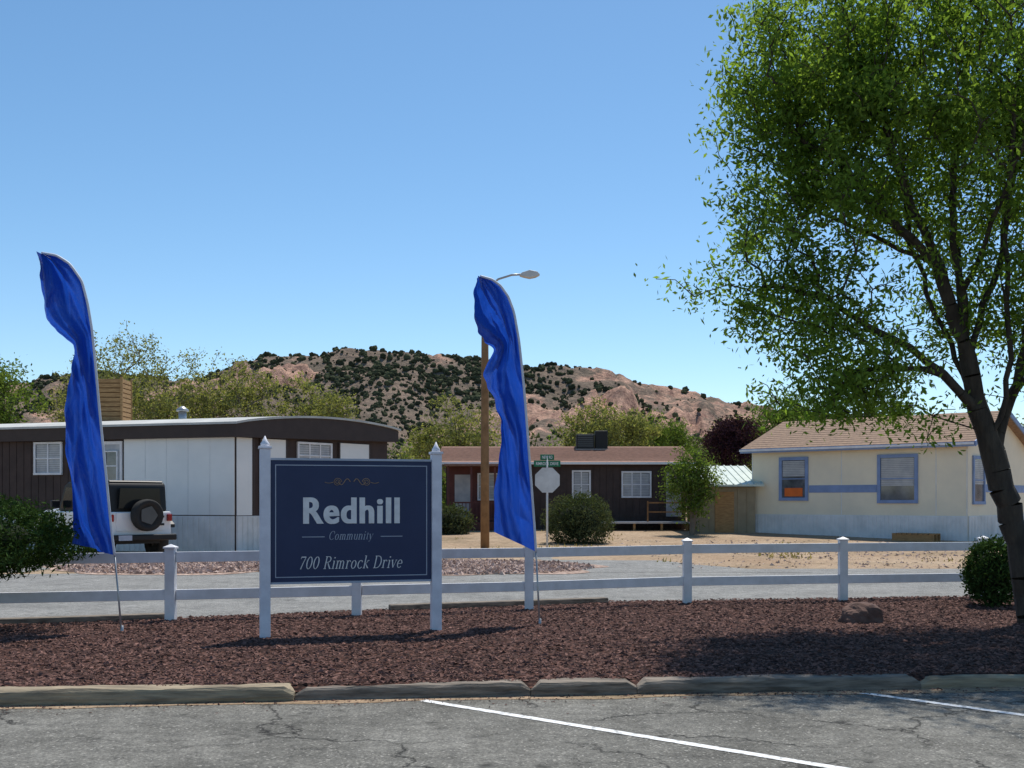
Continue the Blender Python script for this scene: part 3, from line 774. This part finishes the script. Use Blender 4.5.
# middle home
g=.28
mh=empty('mobile_home')
boxes('walls',[(-3.0,7.9,-57,-50,g-.3,3.3)],'wall_brown',mh)
fr=(0,50,1,0)
boxes('maroon_wing',[(-2.9,.3,.01,.05,g,3.25)],'maroon',mh,fr)
boxes('porch_deck',[(-2.9,.3,.06,1.3,.55,.68)],'maroon',mh,fr)
boxes('porch_posts',[(u,u+.09,1.18,1.27,g-.2,3.16) for u in (-2.88,-1.85,-.8,.2)],'maroon',mh,fr)
boxes('porch_rail',[(-2.79,.2,1.2,1.25,1.5,1.57),(-2.79,.2,1.2,1.25,.78,.83)]+[(u,u+.035,1.21,1.24,.83,1.5) for u in np.arange(-2.7,.15,.16)],'maroon',mh,fr)
boxes('porch_roof',[(-3.0,.45,.43,1.45,3.165,3.25)],'shingle_red',mh,fr)
boxes('porch_skirt',[(-2.9,.3,1.26,1.29,g-.2,.549)],'maroon',mh,fr)
window(mh,fr,-1.5,-.6,1.7,2.8,'white',.07,True,1,.05)
boxes('porch_door',[(-2.6,-1.85,.051,.08,.7,2.8)],'curtain',mh,fr)
boxes('siding_grooves',corr(.4,7.9,.3,.004,.02,.9,3.2,.92),'wall_brown',mh,fr)
boxes('skirting',corr(.4,7.9,.25,.004,.05,g-.2,.88,.9),'fascia_brown',mh,fr)
window(mh,fr,2.8,3.5,1.78,2.92,'white',.08,True,1,.02)
window(mh,fr,5.05,6.25,1.83,2.88,'white',.08,True,2,.02)
boxes('door',[(7.0,7.7,.021,.05,.9,2.9)],'curtain',mh,fr)
def gable(name,x0,x1,y0,y1,ze,zr,mat,parent,th=.12,ov=.4):
    ym=(y0+y1)/2;sl=(zr-ze)/(ym-y0)
    pts=[(y0-ov,ze-sl*ov),(ym,zr),(y1+ov,ze-sl*ov),(y1+ov,ze-sl*ov-th),(ym,zr-th),(y0-ov,ze-sl*ov-th)]
    return prism(name,pts,'x',x0-ov,x1+ov,mat,parent)
gable('roof',-3.0,7.9,50,57,3.45,4.25,'shingle_red',mh)
prism('gable_infill',[(50.01,3.28),(56.99,3.28),(53.5,4.1)],'x',-3.0,7.9,'wall_brown',mh)
boxes('eave_fascia',[(-3.41,8.31,.402,.43,3.26,3.36)],'wall_white',mh,fr)
boxes('roof_shingle_courses',[(-3.38,8.28,-50.0-i*.28+.0,-49.97-i*.28,3.455+i*.0640,3.475+i*.0640) for i in range(0,12)],'shingle_red',mh)
ac=empty('rooftop_cooler',(3.85,53.2,4.2))
boxes('cabinet',[(-.75,.1,-.4,.4,-.1,.62),(.16,.75,-.35,.35,-.1,.78)],'black',ac,None,.03)
boxes('louvres',[(-.7,.05,.401,.42,.02+i*.1,.07+i*.1) for i in range(6)],'rim',ac)
boxes('support',[(-.8,.8,-.45,.45,-.16,-.101)],'galv',ac)
dk=empty('entry_deck',(5.9,48.9,0))
boxes('platform',[(-1.9,1.9,-.9,.9,.62,.70)],'curtain',dk)
boxes('legs',[(x,x+.1,.7,.8,0,.62) for x in (-1.8,-.6,.6,1.7)],'wood',dk)
boxes('steps',[(-3.0,-1.95,-.5,.8,.28,.34),(-2.5,-1.93,-.5,.8,.45,.51)],'wood',dk)
boxes('railing',[(.0,.06,.82,.88,.7,1.6),(1.8,1.86,.82,.88,.7,1.6),(.06,1.8,.83,.87,1.5,1.56),(.06,1.8,.83,.87,1.1,1.15)],'polebrown',dk)
# shed
sh=empty('metal_roof_shed')
boxes('walls',[(7.9,10.3,-49.6,-46.6,0.1,2.2)],'beige',sh)
boxes('wall_battens',corr(7.95,10.3,.4,-46.6,-46.57,.1,2.18,.15),'beige',sh)
prism('gable_infill',[(46.61,2.19),(49.59,2.19),(49.59,2.9)],'x',7.9,10.3,'beige',sh)
prism('roof',[(46.2,2.22),(50.0,3.12),(50.0,3.2),(46.2,2.3)],'x',7.4,10.6,'metal_green',sh)
for i in range(11):
    x=7.43+i*.31
    prism('roof_rib_%d'%i,[(46.2,2.303),(50.0,3.203),(50.0,3.24),(46.2,2.34)],'x',x,x+.05,'metal_green',sh)
boxes('door',[(8.6,9.4,-46.6,-46.55,.12,2.0)],'wood',sh)

# right cream home
rh=empty('mobile_home')
A=Vector((17.0,41.0));d=Vector((.747,-.664)).normalized();e=Vector((.664,.747)).normalized()
Lr=9.03;W=6.9;Cc=A-d*Lr;g=.05;ze=3.8
polyprism('walls',[A,A+e*W,Cc+e*W,Cc],g-.2,ze,'wall_cream',rh)
fl_=(A.x,A.y,d.x,d.y);fe=(A.x,A.y,e.x,e.y)
boxes('skirting_long',[(-Lr,-.01,.012,.035,g,1.05)]+corr(-Lr,-.05,.16,.035,.055,g,1.03),'skirt_cream',rh,fl_)
boxes('skirting_end',[(.01,W,.012,.035,g,1.05)]+corr(.05,W-.05,.16,.035,.055,g,1.03),'skirt_cream',rh,fe)
U=[-7.6,-6.55,-3.35,-2.0]
window(rh,fl_,U[0],U[1],1.75,3.3,'blue_trim',.13,.55,0,.003)
window(rh,fl_,U[2],U[3],1.65,3.3,'blue_trim',.13,.35,0,.003)
boxes('window_notice',[(U[0]+.12,U[1]-.12,.032,.036,1.8,2.15)],'orange',rh,fl_)
boxes('blue_stripe',[(U[1]+.16,U[2]-.16,.003,.02,1.95,2.25)],'blue_trim',rh,fl_)
boxes('wall_seams',[(u,u+.03,.003,.014,1.06,ze-.02) for u in (-Lr+.02,-5.0,-1.2,-.05)],'skirt_cream',rh,fl_)
window(rh,fe,.55,1.6,1.6,3.2,'blue_trim',.12,.4,0,.003)
boxes('end_blue_stripe',[(1.76,W,.003,.02,1.95,2.25)],'blue_trim',rh,fe)
zr=5.05;ov=.35
def pt(u,v,z):
    p=A+d*u+e*v;return (p.x,p.y,z)
sl=(zr-ze)/(W/2)
V=[]
for u in (-Lr-ov,ov):
    for dz in (0,-.14):
        V+=[pt(u,-ov,ze+.14-sl*ov+dz),pt(u,W/2,zr+.14+dz),pt(u,W+ov,ze+.14-sl*ov+dz)]
F=[(0,1,7,6),(1,2,8,7),(3,9,10,4),(4,10,11,5),(0,6,9,3),(2,5,11,8),(0,3,4,1),(1,4,5,2),(6,7,10,9),(7,8,11,10)]
obj('roof',V,F,'shingle_tan',rh)
V=[];F2=[]
for i in range(14):
    v0=-ov+i*(W/2+ov)/14;zz0=ze+.14-sl*ov+(v0+ov)*sl
    kk=len(V);V+=[pt(-Lr-ov,v0,zz0+.004),pt(ov,v0,zz0+.004),pt(ov,v0,zz0+.012),pt(-Lr-ov,v0,zz0+.012),pt(-Lr-ov,v0+.22,zz0+.22*sl+.004),pt(ov,v0+.22,zz0+.22*sl+.004)]
    F2+=[(kk,kk+1,kk+2,kk+3),(kk+3,kk+2,kk+5,kk+4)]
obj('shingle_courses',V,F2,'shingle_tan',rh)
obj('gable_ends',[pt(-.0,0,ze),pt(-.0,W,ze),pt(-.0,W/2,zr),pt(-Lr,0,ze),pt(-Lr,W,ze),pt(-Lr,W/2,zr)],[(0,1,2),(3,5,4)],'wall_cream',rh)
u=ov+.005
V=[pt(u,-ov,ze-.04-sl*ov),pt(u,W/2,zr-.04),pt(u,W+ov,ze-.04-sl*ov),pt(u,-ov,ze+.16-sl*ov),pt(u,W/2,zr+.16),pt(u,W+ov,ze+.16-sl*ov)]
V+=[tuple(pt(u+.05,v,z)) for v,z in ((-ov,ze-.04-sl*ov),(W/2,zr-.04),(W+ov,ze-.04-sl*ov),(-ov,ze+.16-sl*ov),(W/2,zr+.16),(W+ov,ze+.16-sl*ov))]
obj('rake_fascia',V,[(6,7,10,9),(7,8,11,10),(0,3,4,1),(1,4,5,2),(3,9,10,4),(4,10,11,5),(0,1,7,6),(1,2,8,7),(0,6,9,3),(2,5,11,8)],'blue_trim',rh)
boxes('eave_fascia',[(-Lr-ov,ov,ov+.002,ov+.05,ze-.04-sl*ov,ze+.13-sl*ov)],'blue_trim',rh,fl_)
boxes('gutter',[(-Lr-ov,ov,ov+.052,ov+.12,ze+.03-sl*ov,ze+.11-sl*ov)],'white',rh,fl_)
pl=empty('wooden_pallet_step',(15.2,41.3,.08),-.7)
boxes('slats',[(-.8+i*.2,-.66+i*.2,-.4,.4,.28,.32) for i in range(8)],'wood',pl)
boxes('bearers',[(-.8,.75,y,y+.08,-.05,.278) for y in (-.38,-.04,.3)],'wood',pl)

# ------------------------------------------------------------ parked off-road car
car=empty('parked_car',(-10.05,29.8,.01),math.radians(46))
car.scale=(1.18,1.18,1.18)
def wheel(name,x,y,z,r,w,par,axis='x'):
    prof=[(.30*r,.0),(.62*r,.0),(.66*r,.12*w),(.9*r,.02*w),(.98*r,.15*w),(r,.5*w),(.98*r,.85*w),(.9*r,w),(.66*r,.9*w),(.62*r,w*.8),(.0,w*.8)]
    k=28;V=[];F=[]
    for j in range(k):
        t=2*math.pi*j/k
        for (rr,o) in prof:
            if axis=='x': V.append((x+o-w/2,y+rr*math.cos(t),z+rr*math.sin(t)))
            else: V.append((x+rr*math.cos(t),y-(o-w/2),z+rr*math.sin(t)))
    m=len(prof)
    for j in range(k):
        for i in range(m-1): F.append((j*m+i,((j+1)%k)*m+i,((j+1)%k)*m+i+1,j*m+i+1))
    obj(name+'_tyre',V,F,'rubber',par,True)
    V=[];F=[]
    for o_,s_ in ((-.36*w,-1),(.36*w,1)):
        c=len(V);V.append((x+o_,y,z) if axis=='x' else (x,y-o_,z))
        for j in range(10):
            t=2*math.pi*j/10;rr=.6*r if j%2==0 else .5*r
            V.append((x+o_,y+rr*math.cos(t),z+rr*math.sin(t)) if axis=='x' else (x+rr*math.cos(t),y-o_,z+rr*math.sin(t)))
        F+=[(c,c+1+j,c+1+(j+1)%10) for j in range(10)]
    obj(name+'_rim',V,F,'rim',par)
for nm,x,y in (('rear_left',-.76,.72),('rear_right',.76,.72),('front_left',-.76,3.35),('front_right',.76,3.35)):
    wheel(nm,x,y,.40,.40,.26,car)
tub=[(.05,.55),(.05,1.12),(2.75,1.12),(2.85,1.10),(4.0,1.02),(4.05,.6),(3.85,.55),(3.75,.8),(3.6,.93),(3.1,.93),(2.95,.8),(2.85,.5),(1.25,.5),(1.12,.8),(.97,.93),(.5,.93),(.35,.8),(.25,.55)]
prism('body_tub',tub,'x',-.78,.78,'carw',car,.03)
prism('hood',[(2.82,1.101),(3.98,1.03),(3.95,1.12),(2.82,1.2)],'x',-.62,.62,'carw',car,.03)
prism('underbody',[(.15,.38),(3.9,.38),(3.9,.56),(.15,.56)],'x',-.55,.55,'black',car)
prism('hardtop',[(.10,1.121),(.16,1.72),(.22,1.80),(2.25,1.82),(2.45,1.74),(2.78,1.2),(2.78,1.121)],'x',-.70,.70,'black',car,.04)
prism('roof_panel',[(.2,1.803),(2.25,1.823),(2.25,1.85),(.25,1.84)],'x',-.66,.66,'black',car,.02)
for s_ in (-1,1):
    x0,x1=(-.725,-.702) if s_<0 else (.702,.725)
    prism('side_glass_rear',[(.25,1.22),(.28,1.66),(1.0,1.68),(1.0,1.22)],'x',x0,x1,'carglass',car)
    prism('side_glass_mid',[(1.1,1.2),(1.1,1.68),(1.75,1.69),(1.75,1.2)],'x',x0,x1,'carglass',car)
    prism('side_glass_front',[(1.85,1.2),(1.85,1.69),(2.3,1.69),(2.6,1.2)],'x',x0,x1,'carglass',car)
    fx0,fx1=(-.92,-.68) if s_<0 else (.68,.92)
    prism('fender_rear',[(.12,.82),(.4,1.0),(1.1,1.0),(1.32,.7),(1.32,.62),(1.08,.93),(.42,.93),(.12,.74)],'x',fx0,fx1,'black',car,.01)
    prism('fender_front',[(2.7,.7),(2.95,1.0),(3.8,1.0),(4.1,.85),(4.1,.78),(3.78,.93),(3.0,.93),(2.75,.62)],'x',fx0,fx1,'black',car,.01)
    tx=(-.765,-.66) if s_<0 else (.66,.765)
    boxes('tail_light',[(tx[0],tx[1],.0-.049,.03,.90,1.06)],'tail',car,None,.01)
boxes('rear_bumper',[(-.82,.82,.0,.16,.46,.60)],'black',car,None,.03)
boxes('tailgate_seam',[(-.58,.58,-.049,-.035,.68,1.1)],'carw',car,None,.01)
prism('rear_glass',[(-.52,1.2),(.52,1.2),(.48,1.66),(-.48,1.66)],'y',.04,.11,'carglass',car)
boxes('hinges',[(.42,.58,-.034,-.0,.80,.85),(.42,.58,-.034,0,.98,1.03)],'black',car)
boxes('licence_plate',[(-.62,-.3,.161,.17,.47,.59)],'letter_dim',car)
wheel('spare',.06,-.17,1.04,.37,.25,car,'y')
polytube('spare_mount',[(.06,.06,1.04),(.06,-.1,1.04)],.12,'black',car)
boxes('mirror',[(-.98,-.78,-2.62,-2.5,1.2,1.38),(.78,.98,-2.62,-2.5,1.2,1.38)],'black',car,None,.02)
boxes('grille',[(-.6,.6,-4.1,-4.04,.62,1.0)],'carw',car,None,.02)

# ------------------------------------------------------------ vegetation
T=[[(6.62,14,-.05),(6.48,14,.9),(6.33,14,1.6),(6.12,14,2.25),(5.93,14,2.8),(5.80,14,3.45),(5.72,14,4.3),(5.6,14,5.4),(5.75,14.1,6.6),(5.9,14,7.8)],
   [(6.12,14,2.25),(6.38,14.1,2.95),(6.75,14.2,3.8),(7.0,14.3,5.4),(7.3,14.2,7.0)],
   [(5.93,14,2.8),(5.45,13.9,3.24),(5.0,13.8,3.56),(4.5,13.8,3.8),(3.85,13.8,4.2),(3.2,13.9,4.35)],
   [(5.45,13.9,3.24),(4.85,13.9,3.3),(4.3,13.8,3.25)],
   [(5.80,14,3.45),(5.35,13.8,4.58),(4.85,13.7,5.7),(4.4,13.6,6.9)],
   [(5.93,14,2.8),(5.55,14.2,3.9),(5.2,14.4,5.0),(5.1,14.5,6.4)],
   [(5.72,14,4.3),(5.85,13.2,5.2),(6.1,12.6,6.4)],
   [(5.72,14,4.3),(5.95,14.8,5.4),(6.2,15.4,6.5)],
   [(5.80,14,3.45),(6.15,13.9,4.6),(6.35,13.9,5.8),(6.4,13.9,7.2)],
   [(6.12,14,2.25),(6.22,13.7,3.4),(6.0,13.4,4.8),(6.05,13.2,6.6)],
   [(6.38,14.1,2.95),(6.5,13.6,4.2),(6.6,13.2,5.6)],
   [(5.35,13.8,4.58),(4.6,14.2,5.1),(3.8,14.4,5.5)],
   [(5.35,13.8,4.58),(4.3,13.6,5.5),(3.5,13.6,6.5)]]
E=[(6.3,14,6.5,3.2,2.6,2.9),(4.3,13.7,7.1,1.8,1.5,1.6,1.7),(3.9,13.9,5.4,1.5,1.4,1.1,2.0),(3.95,13.9,4.0,1.2,1.2,.85,2.0),(2.5,14,4.5,.65,.4,.32,2.6),(4.2,13.8,3.05,1.3,1.0,.5,2.2),(6.2,13.8,4.0,1.8,1.6,.8,.9),(3.3,13.8,6.6,1.0,.9,.85,2.2),(5.4,13.8,2.8,.8,.8,.35,1.4),(7.4,14,3.4,1.3,1.2,.8,1.2)]
make_tree('deciduous_tree',T,E,2200,46,.086,.033,.14,'leaf_main','bark',5,.0050,1.99,.5,.22,1.9,.29)
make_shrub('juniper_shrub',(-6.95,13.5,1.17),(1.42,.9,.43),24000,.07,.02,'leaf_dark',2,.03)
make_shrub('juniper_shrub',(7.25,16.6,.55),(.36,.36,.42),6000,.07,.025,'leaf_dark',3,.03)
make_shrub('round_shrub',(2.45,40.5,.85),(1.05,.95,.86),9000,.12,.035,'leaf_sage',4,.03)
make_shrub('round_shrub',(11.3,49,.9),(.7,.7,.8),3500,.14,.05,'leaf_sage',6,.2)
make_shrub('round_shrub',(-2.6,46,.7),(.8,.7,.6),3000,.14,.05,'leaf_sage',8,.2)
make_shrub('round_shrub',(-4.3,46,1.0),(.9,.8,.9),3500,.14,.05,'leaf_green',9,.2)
def simple_tree(name,x,y,h,ztop,r,lmat,ncl,nl,leaf,seed,bmat='bark2',zc=None,rz=None,holes=.2,spread=.25,trunk=None):
    z0=float(gz(x,y));zc=zc if zc else h*.62;rz=rz if rz else h*.4
    tr=[[(x,y,z0-.1),(x+.05*h*.3,y,z0+h*.2),(x,y,z0+h*.45),(x-.02*h,y,z0+h*.75)],[(x,y,z0+h*.2),(x+r*.4,y+.2,z0+h*.5),(x+r*.6,y,z0+h*.7)],[(x,y,z0+h*.2),(x-r*.4,y-.2,z0+h*.5),(x-r*.65,y,z0+h*.68)]]
    rr=random.Random(seed)
    E=[(x,y,z0+zc,r,r*.8,rz)]+[(x+rr.uniform(-.7,.7)*r,y+rr.uniform(-.5,.5)*r,z0+zc+rr.uniform(-.4,.5)*rz,r*.45,r*.4,rz*.45,1.5) for _ in range(4)]
    return make_tree(name,tr,E,ncl,nl,leaf,leaf*.5,spread,lmat,bmat,seed,.011,2.0,0,.5,2.0,holes)
simple_tree('young_willow',7.35,45.0,3.9,0,1.2,'leaf_green',260,38,.11,21,zc=2.05,rz=1.75,spread=.16,holes=.25)
simple_tree('spring_tree',-21.0,60,10.6,0,3.6,'leaf_spring',480,24,.16,22,zc=7,rz=3.7,holes=.3)
simple_tree('spring_tree',-17.0,63,9.6,0,3.2,'leaf_spring',420,28,.16,23,zc=6.5,rz=3.3,holes=.3)
simple_tree('spring_tree',-12.6,66,8.4,0,3.2,'leaf_spring',380,30,.17,24,zc=5.8,rz=3,holes=.25)
simple_tree('spring_tree',-24.5,66,10.0,0,3.6,'leaf_spring',360,26,.17,25,zc=6.8,rz=3.4,holes=.3)
simple_tree('leafy_tree',-22.3,46,7.8,0,2.4,'leaf_green',340,50,.14,26,'bark',zc=5.6,rz=2.2,holes=.15)
simple_tree('purple_leaf_tree',14.0,70,6.9,0,2.0,'leaf_purple',220,60,.17,27,'bark',zc=4.8,rz=1.9,holes=.0)
simple_tree('spring_tree',-3.2,66,7.3,0,2.7,'leaf_spring',320,30,.17,31,zc=5,rz=2.5,holes=.2)
simple_tree('leafy_tree',6.2,72,7.8,0,3.2,'leaf_spring',360,44,.18,32,'bark',zc=5.2,rz=2.7,holes=.12)
simple_tree('leafy_tree',10.8,82,7.6,0,3.0,'leaf_green',320,34,.18,33,'bark',zc=5.2,rz=2.6,holes=.15)
simple_tree('leafy_tree',18.6,76,9.0,0,3.4,'leaf_green',380,42,.18,34,'bark',zc=6,rz=3.1,holes=.12)
simple_tree('leafy_tree',23.5,72,8.0,0,3.0,'leaf_sage',320,50,.18,35,'bark',zc=5.4,rz=2.7,holes=.12)
rngb=np.random.default_rng(77)
root=empty('distant_trees')
tv=[]
groups={'leaf_spring':[],'leaf_green':[],'leaf_sage':[]}
for i in range(125):
    y=rngb.uniform(80,150);x=rngb.uniform(-.52,.62)*y
    ang=x/y
    h=rngb.uniform(4.2,7.6)*y/98
    if -.25<ang<-.10: h*=.75
    mt=rngb.choice(['leaf_spring','leaf_green','leaf_sage'],p=[.5,.25,.25])
    z0=float(gz(x,y))
    n=1500
    c=[]
    for b in range(9):
        bc=np.array([x,y,z0+h*.55])+rngb.normal(size=3)*np.array([h*.28,h*.25,h*.2])
        m=n//9;dd=rngb.normal(size=(m,3));dd/=np.linalg.norm(dd,axis=1,keepdims=True)
        c.append(bc+dd*h*.22*(.5+.6*rngb.random((m,1))))
    c=np.concatenate(c);c[:,2]=np.maximum(c[:,2],z0+.2)
    groups[mt].append(c)
    tv.append(((x,y,z0-.2),(x+rngb.normal()*.3,y,z0+h*.8),.16,.04))
    for b in range(5):
        tv.append(((x,y,z0+h*(.15+.1*b)),(x+rngb.normal()*h*.28,y+rngb.normal()*h*.2,z0+h*(.6+.08*b)),.07,.02))
for mt,cl in groups.items():
    V,F=leaves(np.concatenate(cl),.34,.2,rngb);obj('foliage_'+mt,V,F,mt,root)
V,F=tubes([t[0] for t in tv],[t[1] for t in tv],[t[2] for t in tv],[t[3] for t in tv],5);obj('trunks',V,F,'bark2',root)
n=14000
x=rng.uniform(-20,26,n);y=rng.uniform(29,49,n)
kp=(fbm(x*.25,y*.25,61,3)>.48)&~((x<-3)&(y>32.5))&~((x>11)&(y>40+(17-x)*.9-1))&~((np.abs(x-1.6)<2.2)&(y<36))&~((x<-4.5)&(y<35))
x=x[kp];y=y[kp];n=len(x)
h=.05+.12*rng.random(n);zz=gz(x,y)-.02
lean=rng.normal(size=(n,2))*.06;w=.02+.02*rng.random(n);th=rng.random(n)*3.14
V=np.stack([np.stack([x-w*np.cos(th),y-w*np.sin(th),zz],-1),np.stack([x+w*np.cos(th),y+w*np.sin(th),zz],-1),np.stack([x+lean[:,0],y+lean[:,1],zz+h],-1)],1).reshape(-1,3)
obj('dry_grass',V,np.arange(3*n).reshape(n,3),'straw')
bm=bmesh.new();bmesh.ops.create_icosphere(bm,subdivisions=4,radius=1)
for v in bm.verts:
    c=v.co;f=.8+.5*float(vnoise(c.x*1.9+c.z*1.4+4,c.y*1.9-c.z+7,2))+.12*float(vnoise(c.x*6+c.z*5,c.y*6,4))
    k=(abs(c.x)**4+abs(c.y)**4+abs(c.z)**4)**.25
    c=c/k**.6
    v.co=Vector((c.x*.22*f,c.y*.17*f,max(-.05,c.z*.16*f)))
me=bpy.data.meshes.new('landscape_rock');bm.to_mesh(me);bm.free();me.materials.append(MAT['rock'])
o=bpy.data.objects.new('landscape_rock',me);COL.objects.link(o);o.location=(4.5,14.2,.12);o.rotation_euler=(0,0,.2)

# ------------------------------------------------------------ light, sky, camera
EL=math.radians(62);AZ=math.radians(20)
w=bpy.data.worlds.new('World');SC.world=w;w.use_nodes=True;nt=w.node_tree
sky=nt.nodes.new('ShaderNodeTexSky');sky.sky_type='NISHITA';sky.sun_disc=False;sky.sun_elevation=EL;sky.sun_rotation=AZ
sky.altitude=1700;sky.air_density=1.0;sky.dust_density=.8;sky.ozone_density=1.5
hs=nt.nodes.new('ShaderNodeHueSaturation');hs.inputs['Saturation'].default_value=1.15;hs.inputs['Hue'].default_value=.492
nt.links.new(sky.outputs[0],hs.inputs['Color'])
bg=nt.nodes['Background'];bg.inputs[1].default_value=.148;nt.links.new(hs.outputs[0],bg.inputs[0])
L=bpy.data.lights.new('sun','SUN');L.energy=4.9;L.angle=math.radians(.53);L.color=(1,.95,.87)
so=bpy.data.objects.new('sun',L);COL.objects.link(so)
dv=Vector((math.sin(AZ)*math.cos(EL),math.cos(AZ)*math.cos(EL),math.sin(EL)))
so.rotation_euler=dv.to_track_quat('Z','Y').to_euler();so.location=(0,0,60)
cam=bpy.data.cameras.new('camera');co=bpy.data.objects.new('camera',cam);COL.objects.link(co)
cam.sensor_width=36;cam.lens=38.67;cam.shift_y=116/1024;cam.clip_end=6000
co.location=(0,0,1.65);co.rotation_euler=(math.pi/2,0,0);SC.camera=co
SC.view_settings.view_transform='Standard';SC.view_settings.look='None';SC.view_settings.exposure=0
